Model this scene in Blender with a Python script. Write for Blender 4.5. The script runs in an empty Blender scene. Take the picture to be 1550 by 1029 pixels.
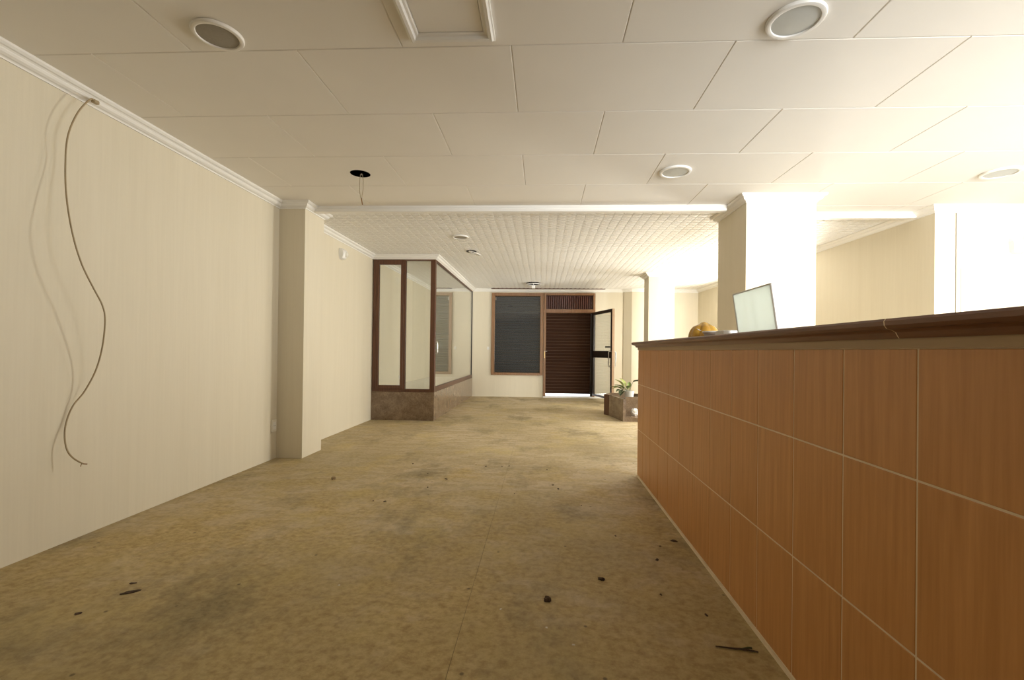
import bpy, bmesh, math, random
from mathutils import Vector, Matrix
random.seed(7)
scene = bpy.context.scene
C = scene.collection

# ------------------------------------------------------------------ camera
F, YAW, PIT, ROLL, PX, PY = 689.46, .0478, .0049, .0116, 787.72, 527.15
cam_d = bpy.data.cameras.new('camera')
cam = bpy.data.objects.new('camera', cam_d)
C.objects.link(cam)
cam_d.sensor_fit = 'HORIZONTAL'
cam_d.sensor_width = 36.0
cam_d.lens = F / 1550 * 36
cam_d.shift_x = (775 - PX) / 1550
cam_d.shift_y = (PY - 514.5) / 1550
cam_d.clip_start = 0.05
_cy, _sy, _cp, _sp, _cr, _sr = math.cos(YAW), math.sin(YAW), math.cos(PIT), math.sin(PIT), math.cos(ROLL), math.sin(ROLL)
_r0 = Vector((_cy, _sy, 0)); _u0 = Vector((_sy * _sp, -_cy * _sp, _cp)); _f = Vector((-_sy * _cp, _cy * _cp, _sp))
_r = _r0 * _cr + _u0 * _sr
_u = _u0 * _cr - _r0 * _sr
cam.matrix_world = Matrix(((_r.x, _u.x, -_f.x, 0), (_r.y, _u.y, -_f.y, 0), (_r.z, _u.z, -_f.z, 1.10), (0, 0, 0, 1)))
scene.camera = cam

# ------------------------------------------------------------------ view, world, daylight
scene.view_settings.view_transform = 'Standard'
scene.view_settings.look = 'None'
scene.view_settings.gamma = 1
scene.view_settings.exposure = 0.0
scene.view_settings.use_curve_mapping = False
world = bpy.data.worlds.new('overcast_sky'); scene.world = world
world.use_nodes = True
bg = world.node_tree.nodes['Background']
bg.inputs[0].default_value = (0.93, 0.96, 1.0, 1)
bg.inputs[1].default_value = 3.0

WALL_R0 = Vector((3.825, 4.64, 0)); WALL_R1 = Vector((3.62, 10.8, 0))
RANG = math.atan2(-(WALL_R1.x - WALL_R0.x), WALL_R1.y - WALL_R0.y)   # turn of the right wall about z

def area(name, loc, aim, sx, sy, power, col, spread=180):
    d = bpy.data.lights.new(name, 'AREA'); d.shape = 'RECTANGLE'
    d.size = sx; d.size_y = sy; d.energy = power; d.color = col; d.spread = math.radians(spread)
    o = bpy.data.objects.new(name, d); C.objects.link(o)
    o.location = loc
    o.rotation_euler = (Vector(aim) - Vector(loc)).to_track_quat('-Z', 'Z').to_euler()
    return o
# daylight standing in the two window openings of the right side
def rw(x, y, z=0):
    return WALL_R0 + Vector((x * math.cos(RANG) - y * math.sin(RANG), x * math.sin(RANG) + y * math.cos(RANG), z))
SIDES = [(1.88, 2.68, 0.40, 2.25, 400), (4.05, 5.00, 0.40, 2.15, 190)]      # y0 y1 z0 z1 along the right wall, watts; second added to brighten the end wall
for _a, _b, _z0, _z1, _p in SIDES:
    area('daylight_side_window', rw(.26, (_a + _b) / 2, (_z0 + _z1) / 2), rw(-3, (_a + _b) / 2, (_z0 + _z1) / 2 + .2), _b - _a, _z1 - _z0, _p, (1.0, .965, .89))
SX = 4.78                          # wall beside the bar
BW = (1.2, 4.2, 0.4, 2.2)          # its window: y0 y1 z0 z1
area('daylight_bar_window', (SX + .24, (BW[0] + BW[1]) / 2, 1.15), (SX - 4, (BW[0] + BW[1]) / 2, -1.4), BW[1] - BW[0], 1.4, 90, (1.0, 1.0, 1.0), 125)
FW = (2.75, 4.55, 0.5, 2.2)        # unseen window added to light pillar front and bar wall: x0 x1 z0 z1
area('added_front_daylight', ((FW[0] + FW[1]) / 2, -2.74, (FW[2] + FW[3]) / 2), ((FW[0] + FW[1]) / 2 - .3, 3, (FW[2] + FW[3]) / 2), FW[1] - FW[0], FW[3] - FW[2], 215, (1.0, 1.0, 1.0), 74)

# ------------------------------------------------------------------ materials
def new_mat(name):
    m = bpy.data.materials.new(name); m.use_nodes = True
    nt = m.node_tree
    return m, nt, nt.nodes['Principled BSDF']
def N(nt, typ, **kw):
    n = nt.nodes.new(typ)
    for k, v in kw.items():
        if isinstance(k, str) and hasattr(n, k): setattr(n, k, v)
    return n
def coords(nt, scale=(1, 1, 1), rot=(0, 0, 0), kind='Object'):
    tc = N(nt, 'ShaderNodeTexCoord'); mp = N(nt, 'ShaderNodeMapping')
    mp.inputs['Scale'].default_value = scale; mp.inputs['Rotation'].default_value = rot
    nt.links.new(tc.outputs[kind], mp.inputs[0]); return mp.outputs[0]
def geo(nt, scale=(1, 1, 1), rot=(0, 0, 0)):
    tc = N(nt, 'ShaderNodeNewGeometry'); mp = N(nt, 'ShaderNodeMapping')
    mp.inputs['Scale'].default_value = scale; mp.inputs['Rotation'].default_value = rot
    nt.links.new(tc.outputs['Position'], mp.inputs[0]); return mp.outputs[0]
def noise(nt, vec, scale, detail=4, rough=.55):
    n = N(nt, 'ShaderNodeTexNoise'); n.inputs['Scale'].default_value = scale
    n.inputs['Detail'].default_value = detail; n.inputs['Roughness'].default_value = rough
    nt.links.new(vec, n.inputs['Vector']); return n.outputs[0]
def ramp(nt, fac, stops):
    r = N(nt, 'ShaderNodeValToRGB'); nt.links.new(fac, r.inputs[0])
    e = r.color_ramp.elements
    while len(e) < len(stops): e.new(.5)
    for i, (p, c) in enumerate(stops):
        e[i].position = p; e[i].color = (*c, 1) if len(c) == 3 else c
    return r.outputs[0]
def mix(nt, fac, a, b, mode='MIX'):
    m = N(nt, 'ShaderNodeMix'); m.data_type = 'RGBA'; m.blend_type = mode
    for sock, v in ((0, fac), (6, a), (7, b)):
        if hasattr(v, 'links') or hasattr(v, 'is_output'): nt.links.new(v, m.inputs[sock])
        elif sock == 0: m.inputs[0].default_value = v
        else: m.inputs[sock].default_value = (*v, 1)
    return m.outputs[2]
def bump(nt, bsdf, h, strength, dist):
    b = N(nt, 'ShaderNodeBump'); b.inputs['Strength'].default_value = strength; b.inputs['Distance'].default_value = dist
    nt.links.new(h, b.inputs['Height']); nt.links.new(b.outputs[0], bsdf.inputs['Normal'])
def plain(name, col, rough=.5, metal=0, var=0.06, scale=12, spec=.5):
    m, nt, b = new_mat(name)
    v = noise(nt, geo(nt), scale, 3)
    c0 = tuple(x * (1 - var) for x in col); c1 = tuple(min(1, x * (1 + var)) for x in col)
    nt.links.new(ramp(nt, v, [(.3, c0), (.7, c1)]), b.inputs['Base Color'])
    b.inputs['Roughness'].default_value = rough; b.inputs['Metallic'].default_value = metal
    b.inputs['Specular IOR Level'].default_value = spec
    return m
M = {}
# wallpaper: cream vinyl with fine upright ribs
m, nt, b = new_mat('wallpaper')
v = geo(nt, (70, 70, 2.2)); n1 = noise(nt, v, 1.0, 4)
n2 = noise(nt, geo(nt, (9, 9, .25)), 1.0, 2); n3 = noise(nt, geo(nt), 160, 2)
col = ramp(nt, n2, [(.25, (.70, .63, .485)), (.75, (.735, .665, .52))])
col = mix(nt, .25, col, ramp(nt, n1, [(.3, (.67, .60, .46)), (.7, (.765, .695, .545))]))
nt.links.new(col, b.inputs['Base Color']); b.inputs['Roughness'].default_value = .62; b.inputs['Specular IOR Level'].default_value = .3
hh = mix(nt, .5, n1, n3); bump(nt, b, hh, .22, .002)
M['wallpaper'] = m
M['white_wall'] = plain('white_paint', (.86, .83, .78), .6, var=.015, scale=3)
M['ceil'] = plain('ceiling_paint', (.87, .83, .76), .85, var=.012, scale=2, spec=.1)
M['trim'] = plain('trim_paint', (.86, .835, .785), .4, var=.01, scale=4)
m, nt, b = new_mat('embossed_plank')
n1 = noise(nt, geo(nt), 95, 3); n2 = noise(nt, geo(nt), 30, 3)
nt.links.new(ramp(nt, n1, [(.3, (.76, .74, .70)), (.7, (.93, .91, .87))]), b.inputs['Base Color'])
b.inputs['Roughness'].default_value = .38; bump(nt, b, mix(nt, .4, n1, n2), .7, .008)
M['plank'] = m
# worn vinyl floor
m, nt, b = new_mat('worn_vinyl')
p = geo(nt)
big = noise(nt, p, .55, 4, .6); mid = noise(nt, geo(nt, (1, 1, 1), (0, 0, .3)), 2.3, 6, .65); fine = noise(nt, p, 28, 5, .7)
blk = N(nt, 'ShaderNodeTexVoronoi'); blk.distance = 'CHEBYCHEV'; blk.inputs['Scale'].default_value = 1; blk.inputs['Randomness'].default_value = .75
nt.links.new(geo(nt, (6.5, 15, 1)), blk.inputs['Vector'])
sep = N(nt, 'ShaderNodeSeparateColor'); nt.links.new(blk.outputs['Color'], sep.inputs[0])
chip = ramp(nt, sep.outputs[0], [(.30, (.50, .39, .24)), (.70, (.625, .515, .365))])
mn = noise(nt, geo(nt, (1, 1.3, 1), (0, 0, .5)), 24, 6, .68)
mott = ramp(nt, mn, [(.38, (.39, .255, .085)), (.52, (.55, .405, .165)), (.64, (.64, .495, .225))])
sy_ = N(nt, 'ShaderNodeSeparateXYZ'); nt.links.new(p, sy_.inputs[0])
wear_tint = N(nt, 'ShaderNodeMapRange'); wear_tint.inputs[1].default_value = 1.6; wear_tint.inputs[2].default_value = 5.2; wear_tint.inputs[3].default_value = .16; wear_tint.inputs[4].default_value = -.20  # wear, plus warm near and cool far light put into the colour
nt.links.new(sy_.outputs[1], wear_tint.inputs[0])
wm = N(nt, 'ShaderNodeMath'); wm.operation = 'ADD'; nt.links.new(mid, wm.inputs[0]); nt.links.new(wear_tint.outputs[0], wm.inputs[1])
col = mix(nt, ramp(nt, wm.outputs[0], [(.40, (.08, .08, .08)), (.62, (.85, .85, .85))]), chip, mott)
col = mix(nt, ramp(nt, big, [(.40, (0, 0, 0)), (.60, (.6, .6, .6))]), col, (.34, .265, .13))
st = noise(nt, geo(nt, (1.2, .7, 1)), 1.3, 7, .68)
col = mix(nt, ramp(nt, st, [(.51, (0, 0, 0)), (.67, (.85, .85, .85))]), col, (.185, .145, .078))
yel = noise(nt, geo(nt, (1, 1, 1), (0, 0, 1)), 1.9, 6, .66)
col = mix(nt, ramp(nt, yel, [(.52, (0, 0, 0)), (.70, (.6, .6, .6))]), col, (.62, .48, .19))
col = mix(nt, .22, col, ramp(nt, fine, [(.36, (.19, .125, .05)), (.58, (.66, .54, .29))]))
spk = N(nt, 'ShaderNodeTexVoronoi'); spk.inputs['Scale'].default_value = 6; nt.links.new(p, spk.inputs['Vector'])
col = mix(nt, ramp(nt, spk.outputs['Distance'], [(.03, (.8, .8, .8)), (.06, (0, 0, 0))]), col, (.13, .095, .05))
nt.links.new(col, b.inputs['Base Color'])
nt.links.new(ramp(nt, mid, [(.3, (.5, .5, .5)), (.7, (.72, .72, .72))]), b.inputs['Roughness'])
b.inputs['Specular IOR Level'].default_value = .35
bump(nt, b, fine, .12, .003)
M['floor'] = m
M['grey_tile'] = plain('added_bar_tile', (.15, .147, .14), .4, var=.04)  # unseen bar floor, its grey chosen to limit bounce onto the ceiling
M['screed'] = plain('floor_screed', (.12, .10, .07), .9)
# wood-look wall tile of the bar
def wood(name, dark, light, rough, sc, spec=.5, axis='Z'):
    m, nt, b = new_mat(name)
    s = {'Z': (sc, sc, sc * .045), 'X': (sc * .045, sc, sc), 'Y': (sc, sc * .045, sc)}[axis]
    oi = N(nt, 'ShaderNodeObjectInfo'); add = N(nt, 'ShaderNodeVectorMath'); add.operation = 'ADD'
    mul = N(nt, 'ShaderNodeVectorMath'); mul.operation = 'SCALE'; mul.inputs['Scale'].default_value = 9
    cmb = N(nt, 'ShaderNodeCombineXYZ')
    for i in range(3): nt.links.new(oi.outputs['Random'], cmb.inputs[i])
    nt.links.new(cmb.outputs[0], mul.inputs[0])
    nt.links.new(geo(nt, s), add.inputs[0]); nt.links.new(mul.outputs[0], add.inputs[1])
    n1 = noise(nt, add.outputs[0], 1.0, 6, .6); n2 = noise(nt, geo(nt), 3.0, 3)
    c = ramp(nt, n1, [(.30, dark), (.68, light)])
    c = mix(nt, ramp(nt, n2, [(.35, (0, 0, 0)), (.75, (.35, .35, .35))]), c, dark)
    nt.links.new(c, b.inputs['Base Color']); b.inputs['Roughness'].default_value = rough
    b.inputs['Specular IOR Level'].default_value = spec
    bump(nt, b, n1, .06, .002)
    return m
M['bar_tile'] = wood('bar_tile', (.55, .25, .076), (.69, .34, .12), .38, 55)
M['bar_cap'] = wood('bar_cap', (.15, .062, .032), (.25, .115, .06), .35, 40, axis='Y')
M['bar_strip'] = wood('bar_strip', (.40, .27, .14), (.48, .33, .18), .5, 40, axis='Y')
M['grout'] = plain('grout', (.86, .70, .50), .8)
M['frame_wood'] = wood('frame_wood', (.070, .026, .012), (.145, .058, .026), .35, 60)
M['oak'] = wood('oak', (.20, .098, .04), (.33, .175, .082), .42, 60)
M['slat_brown'] = wood('slat_brown', (.030, .012, .006), (.052, .021, .010), .7, 60, .15, axis='X')
M['slat_highlight'] = plain('slat_highlight', (.125, .075, .045), .6, spec=.2)  # lighter brown paints the highlight line along each slat
M['slat_grey'] = plain('slat_grey', (.034, .037, .042), .5)  # slight blue stands in for the reflection in the pane
M['slat_red'] = wood('slat_red', (.06, .017, .010), (.13, .042, .026), .4, 60)
m, nt, b = new_mat('brown_marble')
n1 = noise(nt, geo(nt), 9, 8, .7); n2 = noise(nt, geo(nt), 45, 4, .7)
c = ramp(nt, n1, [(.30, (.115, .072, .042)), (.52, (.225, .155, .10)), (.70, (.33, .245, .165))])
c = mix(nt, .3, c, ramp(nt, n2, [(.35, (.10, .06, .035)), (.65, (.38, .29, .20))]))
nt.links.new(c, b.inputs['Base Color']); b.inputs['Roughness'].default_value = .16
M['marble'] = m
def glass(name, tint, ior=1.5, gloss_col=(1, 1, 1)):
    m = bpy.data.materials.new(name); m.use_nodes = True; nt = m.node_tree
    nt.nodes.remove(nt.nodes['Principled BSDF']); out = nt.nodes['Material Output']
    t = N(nt, 'ShaderNodeBsdfTransparent'); t.inputs[0].default_value = (*tint, 1)
    g = N(nt, 'ShaderNodeBsdfGlossy'); g.inputs['Roughness'].default_value = .01; g.inputs[0].default_value = (*gloss_col, 1)
    lw_ = N(nt, 'ShaderNodeLayerWeight'); lw_.inputs[0].default_value = .5
    r0 = ((ior - 1) / (ior + 1)) ** 2
    pw_ = N(nt, 'ShaderNodeMath'); pw_.operation = 'POWER'; pw_.inputs[1].default_value = 4.0; nt.links.new(lw_.outputs['Facing'], pw_.inputs[0])
    f = N(nt, 'ShaderNodeMath'); f.operation = 'MULTIPLY_ADD'; f.inputs[1].default_value = 1 - r0; f.inputs[2].default_value = r0; nt.links.new(pw_.outputs[0], f.inputs[0])
    mx = N(nt, 'ShaderNodeMixShader')
    nt.links.new(f.outputs[0], mx.inputs[0]); nt.links.new(t.outputs[0], mx.inputs[1]); nt.links.new(g.outputs[0], mx.inputs[2])
    nt.links.new(mx.outputs[0], out.inputs[0]); return m
M['glass'] = glass('clear_glass', (.985, .99, .985), 1.75)
M['green_glass'] = glass('greenish_glass', (.972, .985, .977), 1.95)
M['window_glass'] = glass('window_glass', (.97, .98, .98), 1.45)
M['dark_glass'] = glass('shop_window_glass', (.92, .95, .97), 1.6)
M['black_metal'] = plain('dark_bronze_metal', (.035, .028, .024), .35, .3)
M['steel'] = plain('brushed_steel', (.62, .60, .56), .28, 1)
M['bronze_edge'] = plain('bronze_edge', (.48, .33, .22), .35, .5)
M['brass'] = plain('brass', (.62, .43, .2), .3, 1)
M['white_plastic'] = plain('white_plastic', (.84, .82, .78), .35, var=.01)
M['cream_plastic'] = plain('cream_plastic', (.78, .74, .64), .4, var=.01)
M['lamp_face'] = plain('frosted_lamp_face', (.47, .48, .46), .32, var=.03)
M['grille'] = plain('grey_grille', (.30, .27, .22), .55, var=.05, scale=90)
M['black'] = plain('black_void', (.012, .011, .010), .7)
M['plenum_dark'] = plain('dark_plenum', (.03, .028, .025), .9)  # near-black stands in for the unlit void above the boards
M['cable'] = plain('old_cable', (.40, .31, .18), .55)
M['copper'] = plain('copper_end', (.30, .16, .07), .4, .6)
M['threshold'] = plain('white_stone', (.80, .78, .75), .4)
M['white_board'] = plain('white_board', (.84, .82, .78), .35, var=.02)
M['debris'] = plain('debris', (.085, .05, .03), .9, var=.4, scale=60)
M['debris_tan'] = plain('debris_tan', (.30, .22, .13), .9, var=.3, scale=60)
M['paper'] = plain('paper_scrap', (.75, .71, .62), .8)
M['leaf'] = plain('leaf_green', (.16, .22, .055), .45, var=.35, scale=20)
M['leaf_pale'] = plain('leaf_pale', (.40, .45, .16), .45, var=.25, scale=20)
M['leaf_dark'] = plain('leaf_dark', (.06, .075, .028), .5, var=.3, scale=20)
M['soil'] = plain('soil', (.05, .035, .022), .95, var=.4, scale=60)
M['pot'] = plain('white_ceramic', (.80, .80, .77), .25, var=.01)
m, nt, b = new_mat('amber_glass')
nt.links.new(ramp(nt, noise(nt, geo(nt), 14, 4), [(.3, (.46, .23, .02)), (.7, (.72, .43, .07))]), b.inputs['Base Color'])
b.inputs['Roughness'].default_value = .12; b.inputs['Transmission Weight'].default_value = .25; b.inputs['IOR'].default_value = 1.5
M['amber'] = m
m, nt, b = new_mat('frosted_glass')
nt.links.new(ramp(nt, noise(nt, geo(nt), 5, 2), [(.3, (.84, .87, .82)), (.7, (.90, .92, .88))]), b.inputs['Base Color'])
b.inputs['Roughness'].default_value = .12
tl = N(nt, 'ShaderNodeBsdfTranslucent'); tl.inputs[0].default_value = (.90, .94, .88, 1); mx_ = N(nt, 'ShaderNodeMixShader'); mx_.inputs[0].default_value = .6
nt.links.new(b.outputs[0], mx_.inputs[1]); nt.links.new(tl.outputs[0], mx_.inputs[2]); nt.links.new(mx_.outputs[0], nt.nodes['Material Output'].inputs[0])
M['screen'] = m

# ------------------------------------------------------------------ mesh helpers
class MB:
    def __init__(s): s.v = []; s.f = []; s.m = []
    def add(s, vs, fs, mi=0):
        o = len(s.v); s.v += [tuple(v) for v in vs]
        for f in fs: s.f.append(tuple(i + o for i in f)); s.m.append(mi)
    def box(s, x0, x1, y0, y1, z0, z1, mi=0, ch=0):
        if ch:
            vs = []
            for (x, y, z) in [(a, b_, c) for a in (0, 1) for b_ in (0, 1) for c in (0, 1)]:
                X, Y, Z = (x0, x1)[x], (y0, y1)[y], (z0, z1)[z]
                sx, sy, sz = (1, -1)[x], (1, -1)[y], (1, -1)[z]
                vs += [(X, Y + sy * ch, Z + sz * ch), (X + sx * ch, Y, Z + sz * ch), (X + sx * ch, Y + sy * ch, Z)]
            bm = bmesh.new()
            for v in vs: bm.verts.new(v)
            r = bmesh.ops.convex_hull(bm, input=bm.verts[:])
            bmesh.ops.dissolve_limit(bm, angle_limit=.01, verts=bm.verts[:], edges=bm.edges[:])
            bm.normal_update(); bm.verts.index_update()
            s.add([v.co[:] for v in bm.verts], [[v.index for v in f.verts] for f in bm.faces], mi); bm.free()
            return s
        v = [(x0, y0, z0), (x1, y0, z0), (x1, y1, z0), (x0, y1, z0), (x0, y0, z1), (x1, y0, z1), (x1, y1, z1), (x0, y1, z1)]
        s.add(v, [(0, 3, 2, 1), (4, 5, 6, 7), (0, 1, 5, 4), (1, 2, 6, 5), (2, 3, 7, 6), (3, 0, 4, 7)], mi); return s
    def prism(s, pts, z0, z1, mi=0):                      # pts counter-clockwise in xy
        n = len(pts)
        s.add([(x, y, z0) for x, y in pts] + [(x, y, z1) for x, y in pts],
              [tuple(range(n - 1, -1, -1)), tuple(range(n, 2 * n))] + [(i, (i + 1) % n, n + (i + 1) % n, n + i) for i in range(n)], mi); return s
    def tube(s, pts, r, n=8, mi=0, cap=True):
        pts = [Vector(p) for p in pts]; rings = []
        t0 = (pts[1] - pts[0]).normalized(); up = Vector((0, 0, 1)) if abs(t0.z) < .9 else Vector((1, 0, 0))
        a = t0.cross(up).normalized()
        for i, p in enumerate(pts):
            t = (pts[min(i + 1, len(pts) - 1)] - pts[max(i - 1, 0)]).normalized()
            a = (a - t * a.dot(t)).normalized(); b_ = t.cross(a)
            rr = r[i] if isinstance(r, (list, tuple)) else r
            rings.append([p + a * rr * math.cos(2 * math.pi * k / n) + b_ * rr * math.sin(2 * math.pi * k / n) for k in range(n)])
        vs = [v for ring in rings for v in ring]
        fs = [(i * n + k, i * n + (k + 1) % n, (i + 1) * n + (k + 1) % n, (i + 1) * n + k) for i in range(len(pts) - 1) for k in range(n)]
        if cap: fs += [tuple(range(n - 1, -1, -1)), tuple((len(pts) - 1) * n + k for k in range(n))]
        s.add(vs, fs, mi); return s
    def lathe(s, prof, c=(0, 0, 0), n=32, mi=0, close=False):
        vs = [(c[0] + r * math.cos(2 * math.pi * k / n), c[1] + r * math.sin(2 * math.pi * k / n), c[2] + z) for r, z in prof for k in range(n)]
        m_ = len(prof)
        fs = [(i * n + k, i * n + (k + 1) % n, (i + 1) % m_ * n + (k + 1) % n, (i + 1) % m_ * n + k) for i in range(m_ if close else m_ - 1) for k in range(n)]
        if not close:
            if prof[0][0] > 1e-6: fs.append(tuple(range(n - 1, -1, -1)))
            if prof[-1][0] > 1e-6: fs.append(tuple((m_ - 1) * n + k for k in range(n)))
        s.add(vs, fs, mi); return s
    def sweep(s, path, prof, z, closed=False, mi=0):      # profile: (out, down) points; room is on the right of the path
        P = [Vector((x, y)) for x, y in path]; n = len(P); k = len(prof); vs = []
        for i in range(n):
            def nrm(a, b_): d = (b_ - a).normalized(); return Vector((d.y, -d.x))
            if closed or 0 < i < n - 1:
                n1 = nrm(P[i - 1], P[i]); n2 = nrm(P[i], P[(i + 1) % n])
                q = (n1 + n2); q = q / max(q.dot(n1), .2)
            else: q = nrm(P[0], P[1]) if i == 0 else nrm(P[-2], P[-1])
            for o, d in prof: vs.append((P[i].x + q.x * o, P[i].y + q.y * o, z - d))
        fs = []
        for i in range(n if closed else n - 1):
            j = (i + 1) % n
            for a in range(k):
                b_ = (a + 1) % k
                fs.append((i * k + a, j * k + a, j * k + b_, i * k + b_))
        if not closed: fs += [tuple(range(k)), tuple((n - 1) * k + a for a in range(k - 1, -1, -1))]
        s.add(vs, fs, mi); return s
    def xf(s, mat):
        s.v = [tuple(mat @ Vector(v)) for v in s.v]; return s
    def mesh(s, name, mats, smooth=False):
        me = bpy.data.meshes.new(name); me.from_pydata(s.v, [], s.f)
        for mt in (mats if isinstance(mats, (list, tuple)) else [mats]): me.materials.append(M[mt])
        me.polygons.foreach_set('material_index', s.m)
        bm = bmesh.new(); bm.from_mesh(me); bmesh.ops.recalc_face_normals(bm, faces=bm.faces[:]); bm.to_mesh(me); bm.free()
        if smooth: me.polygons.foreach_set('use_smooth', [True] * len(me.polygons)); me.set_sharp_from_angle(angle=math.radians(40))
        me.update(); return me
    def build(s, name, mats, parent=None, loc=(0, 0, 0), smooth=False, rz=0):
        return link(name, s.mesh(name, mats, smooth), parent, loc, rz)
def link(name, me, parent=None, loc=(0, 0, 0), rz=0):
    o = bpy.data.objects.new(name, me); C.objects.link(o); o.parent = parent; o.location = loc; o.rotation_euler[2] = rz; return o
def tag(o, label, cat, group=None, kind=None):
    o['label'] = label; o['category'] = cat
    if group: o['group'] = group
    if kind: o['kind'] = kind
    return o
def thing(name, label, cat, loc=(0, 0, 0), rz=0, group=None, kind=None):
    o = bpy.data.objects.new(name, None); C.objects.link(o); o.location = loc; o.rotation_euler[2] = rz; o.empty_display_size = .1
    return tag(o, label, cat, group, kind)
B = lambda *a, **k: MB().box(*a, **k)

H, LX, BY = 2.561, -2.647, 10.8
# ------------------------------------------------------------------ floor
fl = B(-2.9, SX + .3, -2.8, 11.1, -.2, -.003).build('floor', 'screed')
tag(fl, 'worn tan vinyl floor with dark stains and a long seam', 'floor', kind='structure')
xs = [-2.647, -.31, 1.165, 2.9, SX]
for a, b_ in zip(xs, xs[1:]):
    B(a + (.0008 if a > -2.6 else 0), b_ - .0008, -2.5 if b_ < 1.2 else 4.2, 10.95, -.003, 0).build('vinyl_sheet', 'floor', fl)
tm = B(.0015, .4485, .0015, .4485, -.003, 0, ch=.0008).mesh('added_floor_tile', 'grey_tile')  # tiles added out of view behind the bar
for i in range(11):
    for j in range(15):
        if 1.17 + .45 * (i + 1) < SX + .1: link('added_floor_tile', tm, fl, (1.17 + i * .45, -2.55 + j * .45, 0))

# ------------------------------------------------------------------ walls
w = B(LX - .2, LX, -2.7, 11.0, -.05, 2.9).build('wall_left', 'wallpaper'); tag(w, 'long cream wallpapered wall with a hanging cable', 'wall', kind='structure')
mb = MB()
for r in ((LX - .2, FW[0], -.05, 2.9), (FW[0], FW[1], -.05, FW[2]), (FW[0], FW[1], FW[3], 2.9), (FW[1], SX + .2, -.05, 2.9)):
    mb.box(r[0], r[1], -2.7, -2.5, r[2], r[3])
w = mb.build('wall_front', 'wallpaper'); tag(w, 'cream wall closing the room opposite the street door', 'wall', kind='structure')
WX0, WX1, WZ0, WZ1 = -1.207, .018, .518, 2.466           # back window opening
DX0, DX1, DZ1 = .03, 1.236, 2.466                         # back door opening
mb = MB(); y0, y1 = BY, BY + .2
for r in ((LX - .2, WX0, -.05, 2.9), (WX0, WX1, -.05, WZ0), (WX0, DX1, WZ1, 2.9), (WX1, DX0, -.05, WZ1), (DX1, 4.0, -.05, 2.9)):
    mb.box(r[0], r[1], y0, y1, r[2], r[3])
w = mb.build('wall_back', 'wallpaper'); tag(w, 'cream end wall around the shuttered window and street door', 'wall', kind='structure')
# right wall of the rear part, slightly skewed, with a window that the pillar hides
mb = MB()
LR = (WALL_R1 - WALL_R0).length
_y = 0.0; _rs = []
for _a, _b, _z0, _z1, _p in SIDES:
    _rs += [(_y, _a, -.05, 2.9), (_a, _b, -.05, _z0), (_a, _b, _z1, 2.9)]; _y = _b
for r in _rs + [(_y, LR, -.05, 2.9)]:
    mb.box(0, .2, r[0], r[1], r[2], r[3])
w = mb.build('wall_right', 'wallpaper', None, WALL_R0, rz=RANG); tag(w, 'cream side wall running to the far corner behind the pillars', 'wall', kind='structure')
w = B(4.03, SX + .2, 4.64, 4.84, -.05, 2.9).build('wall_bar', 'wallpaper')
tag(w, 'brightly lit wall behind the bar with a sensor near its top', 'wall', kind='structure')
mb = MB()
for r in ((-2.5, BW[0], -.05, 2.9), (BW[0], BW[1], -.05, BW[2]), (BW[0], BW[1], BW[3], 2.9), (BW[1], 4.64, -.05, 2.9)):
    mb.box(SX, SX + .2, r[0], r[1], r[2], r[3])
w = mb.build('wall_side', 'wallpaper'); tag(w, 'cream wall with the large window beside the bar', 'wall', kind='structure')

def pillar(x0, x1, y0, y1, label, poly=None):
    mb = MB()
    if poly: mb.prism(poly, 0, 2.8)
    else: mb.box(x0, x1, y0, y1, 0, 2.8)
    o = mb.build('pillar', 'wallpaper'); tag(o, label, 'pillar', kind='structure'); return o
pillar(LX - .05, -2.382, 4.44, 4.832, 'cream wallpapered half pillar standing out of the left wall')
pR = pillar(1.871, 2.5, 4.3, 4.97, 'large square pillar behind the bar, brightly lit on one face')
pF = pillar(1.95, 2.42, 8.5, 8.87, 'square pillar farther off between planter and corner, brightly lit')
pillar(0, 0, 0, 0, 'chamfered cream pilaster on the end wall right of the street door', [(1.90, 10.85), (1.90, 10.78), (2.07, 10.68), (2.62, 10.68), (2.62, 10.85)])

# ------------------------------------------------------------------ ceiling of large smooth panels (front part)
ce = B(-2.85, SX + .2, -2.7, 11.0, 2.9, 3.0).build('ceiling', 'plenum_dark')
tag(ce, 'ceiling of large smooth white boards with staggered joints', 'ceiling', kind='structure')
cache = {}
HOLE = (-1.535, 3.73, .082)
def panel_mesh(w_, d_):
    key = (round(w_, 3), round(d_, 3))
    if key in cache: return cache[key]
    c = .0045; mb = MB()
    vs = [(0, 0, .012), (w_, 0, .012), (w_, d_, .012), (0, d_, .012), (0, 0, .005), (w_, 0, .005), (w_, d_, .005), (0, d_, .005),
          (c, c, 0), (w_ - c, c, 0), (w_ - c, d_ - c, 0), (c, d_ - c, 0)]
    fs = [(0, 1, 2, 3), (8, 11, 10, 9)]
    for i in range(4):
        j = (i + 1) % 4
        fs += [(i, 4 + i, 4 + j, j), (4 + i, 8 + i, 8 + j, 4 + j)]
    mb.add(vs, fs); cache[key] = mb.mesh('ceiling_panel', 'ceil'); return cache[key]
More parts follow.
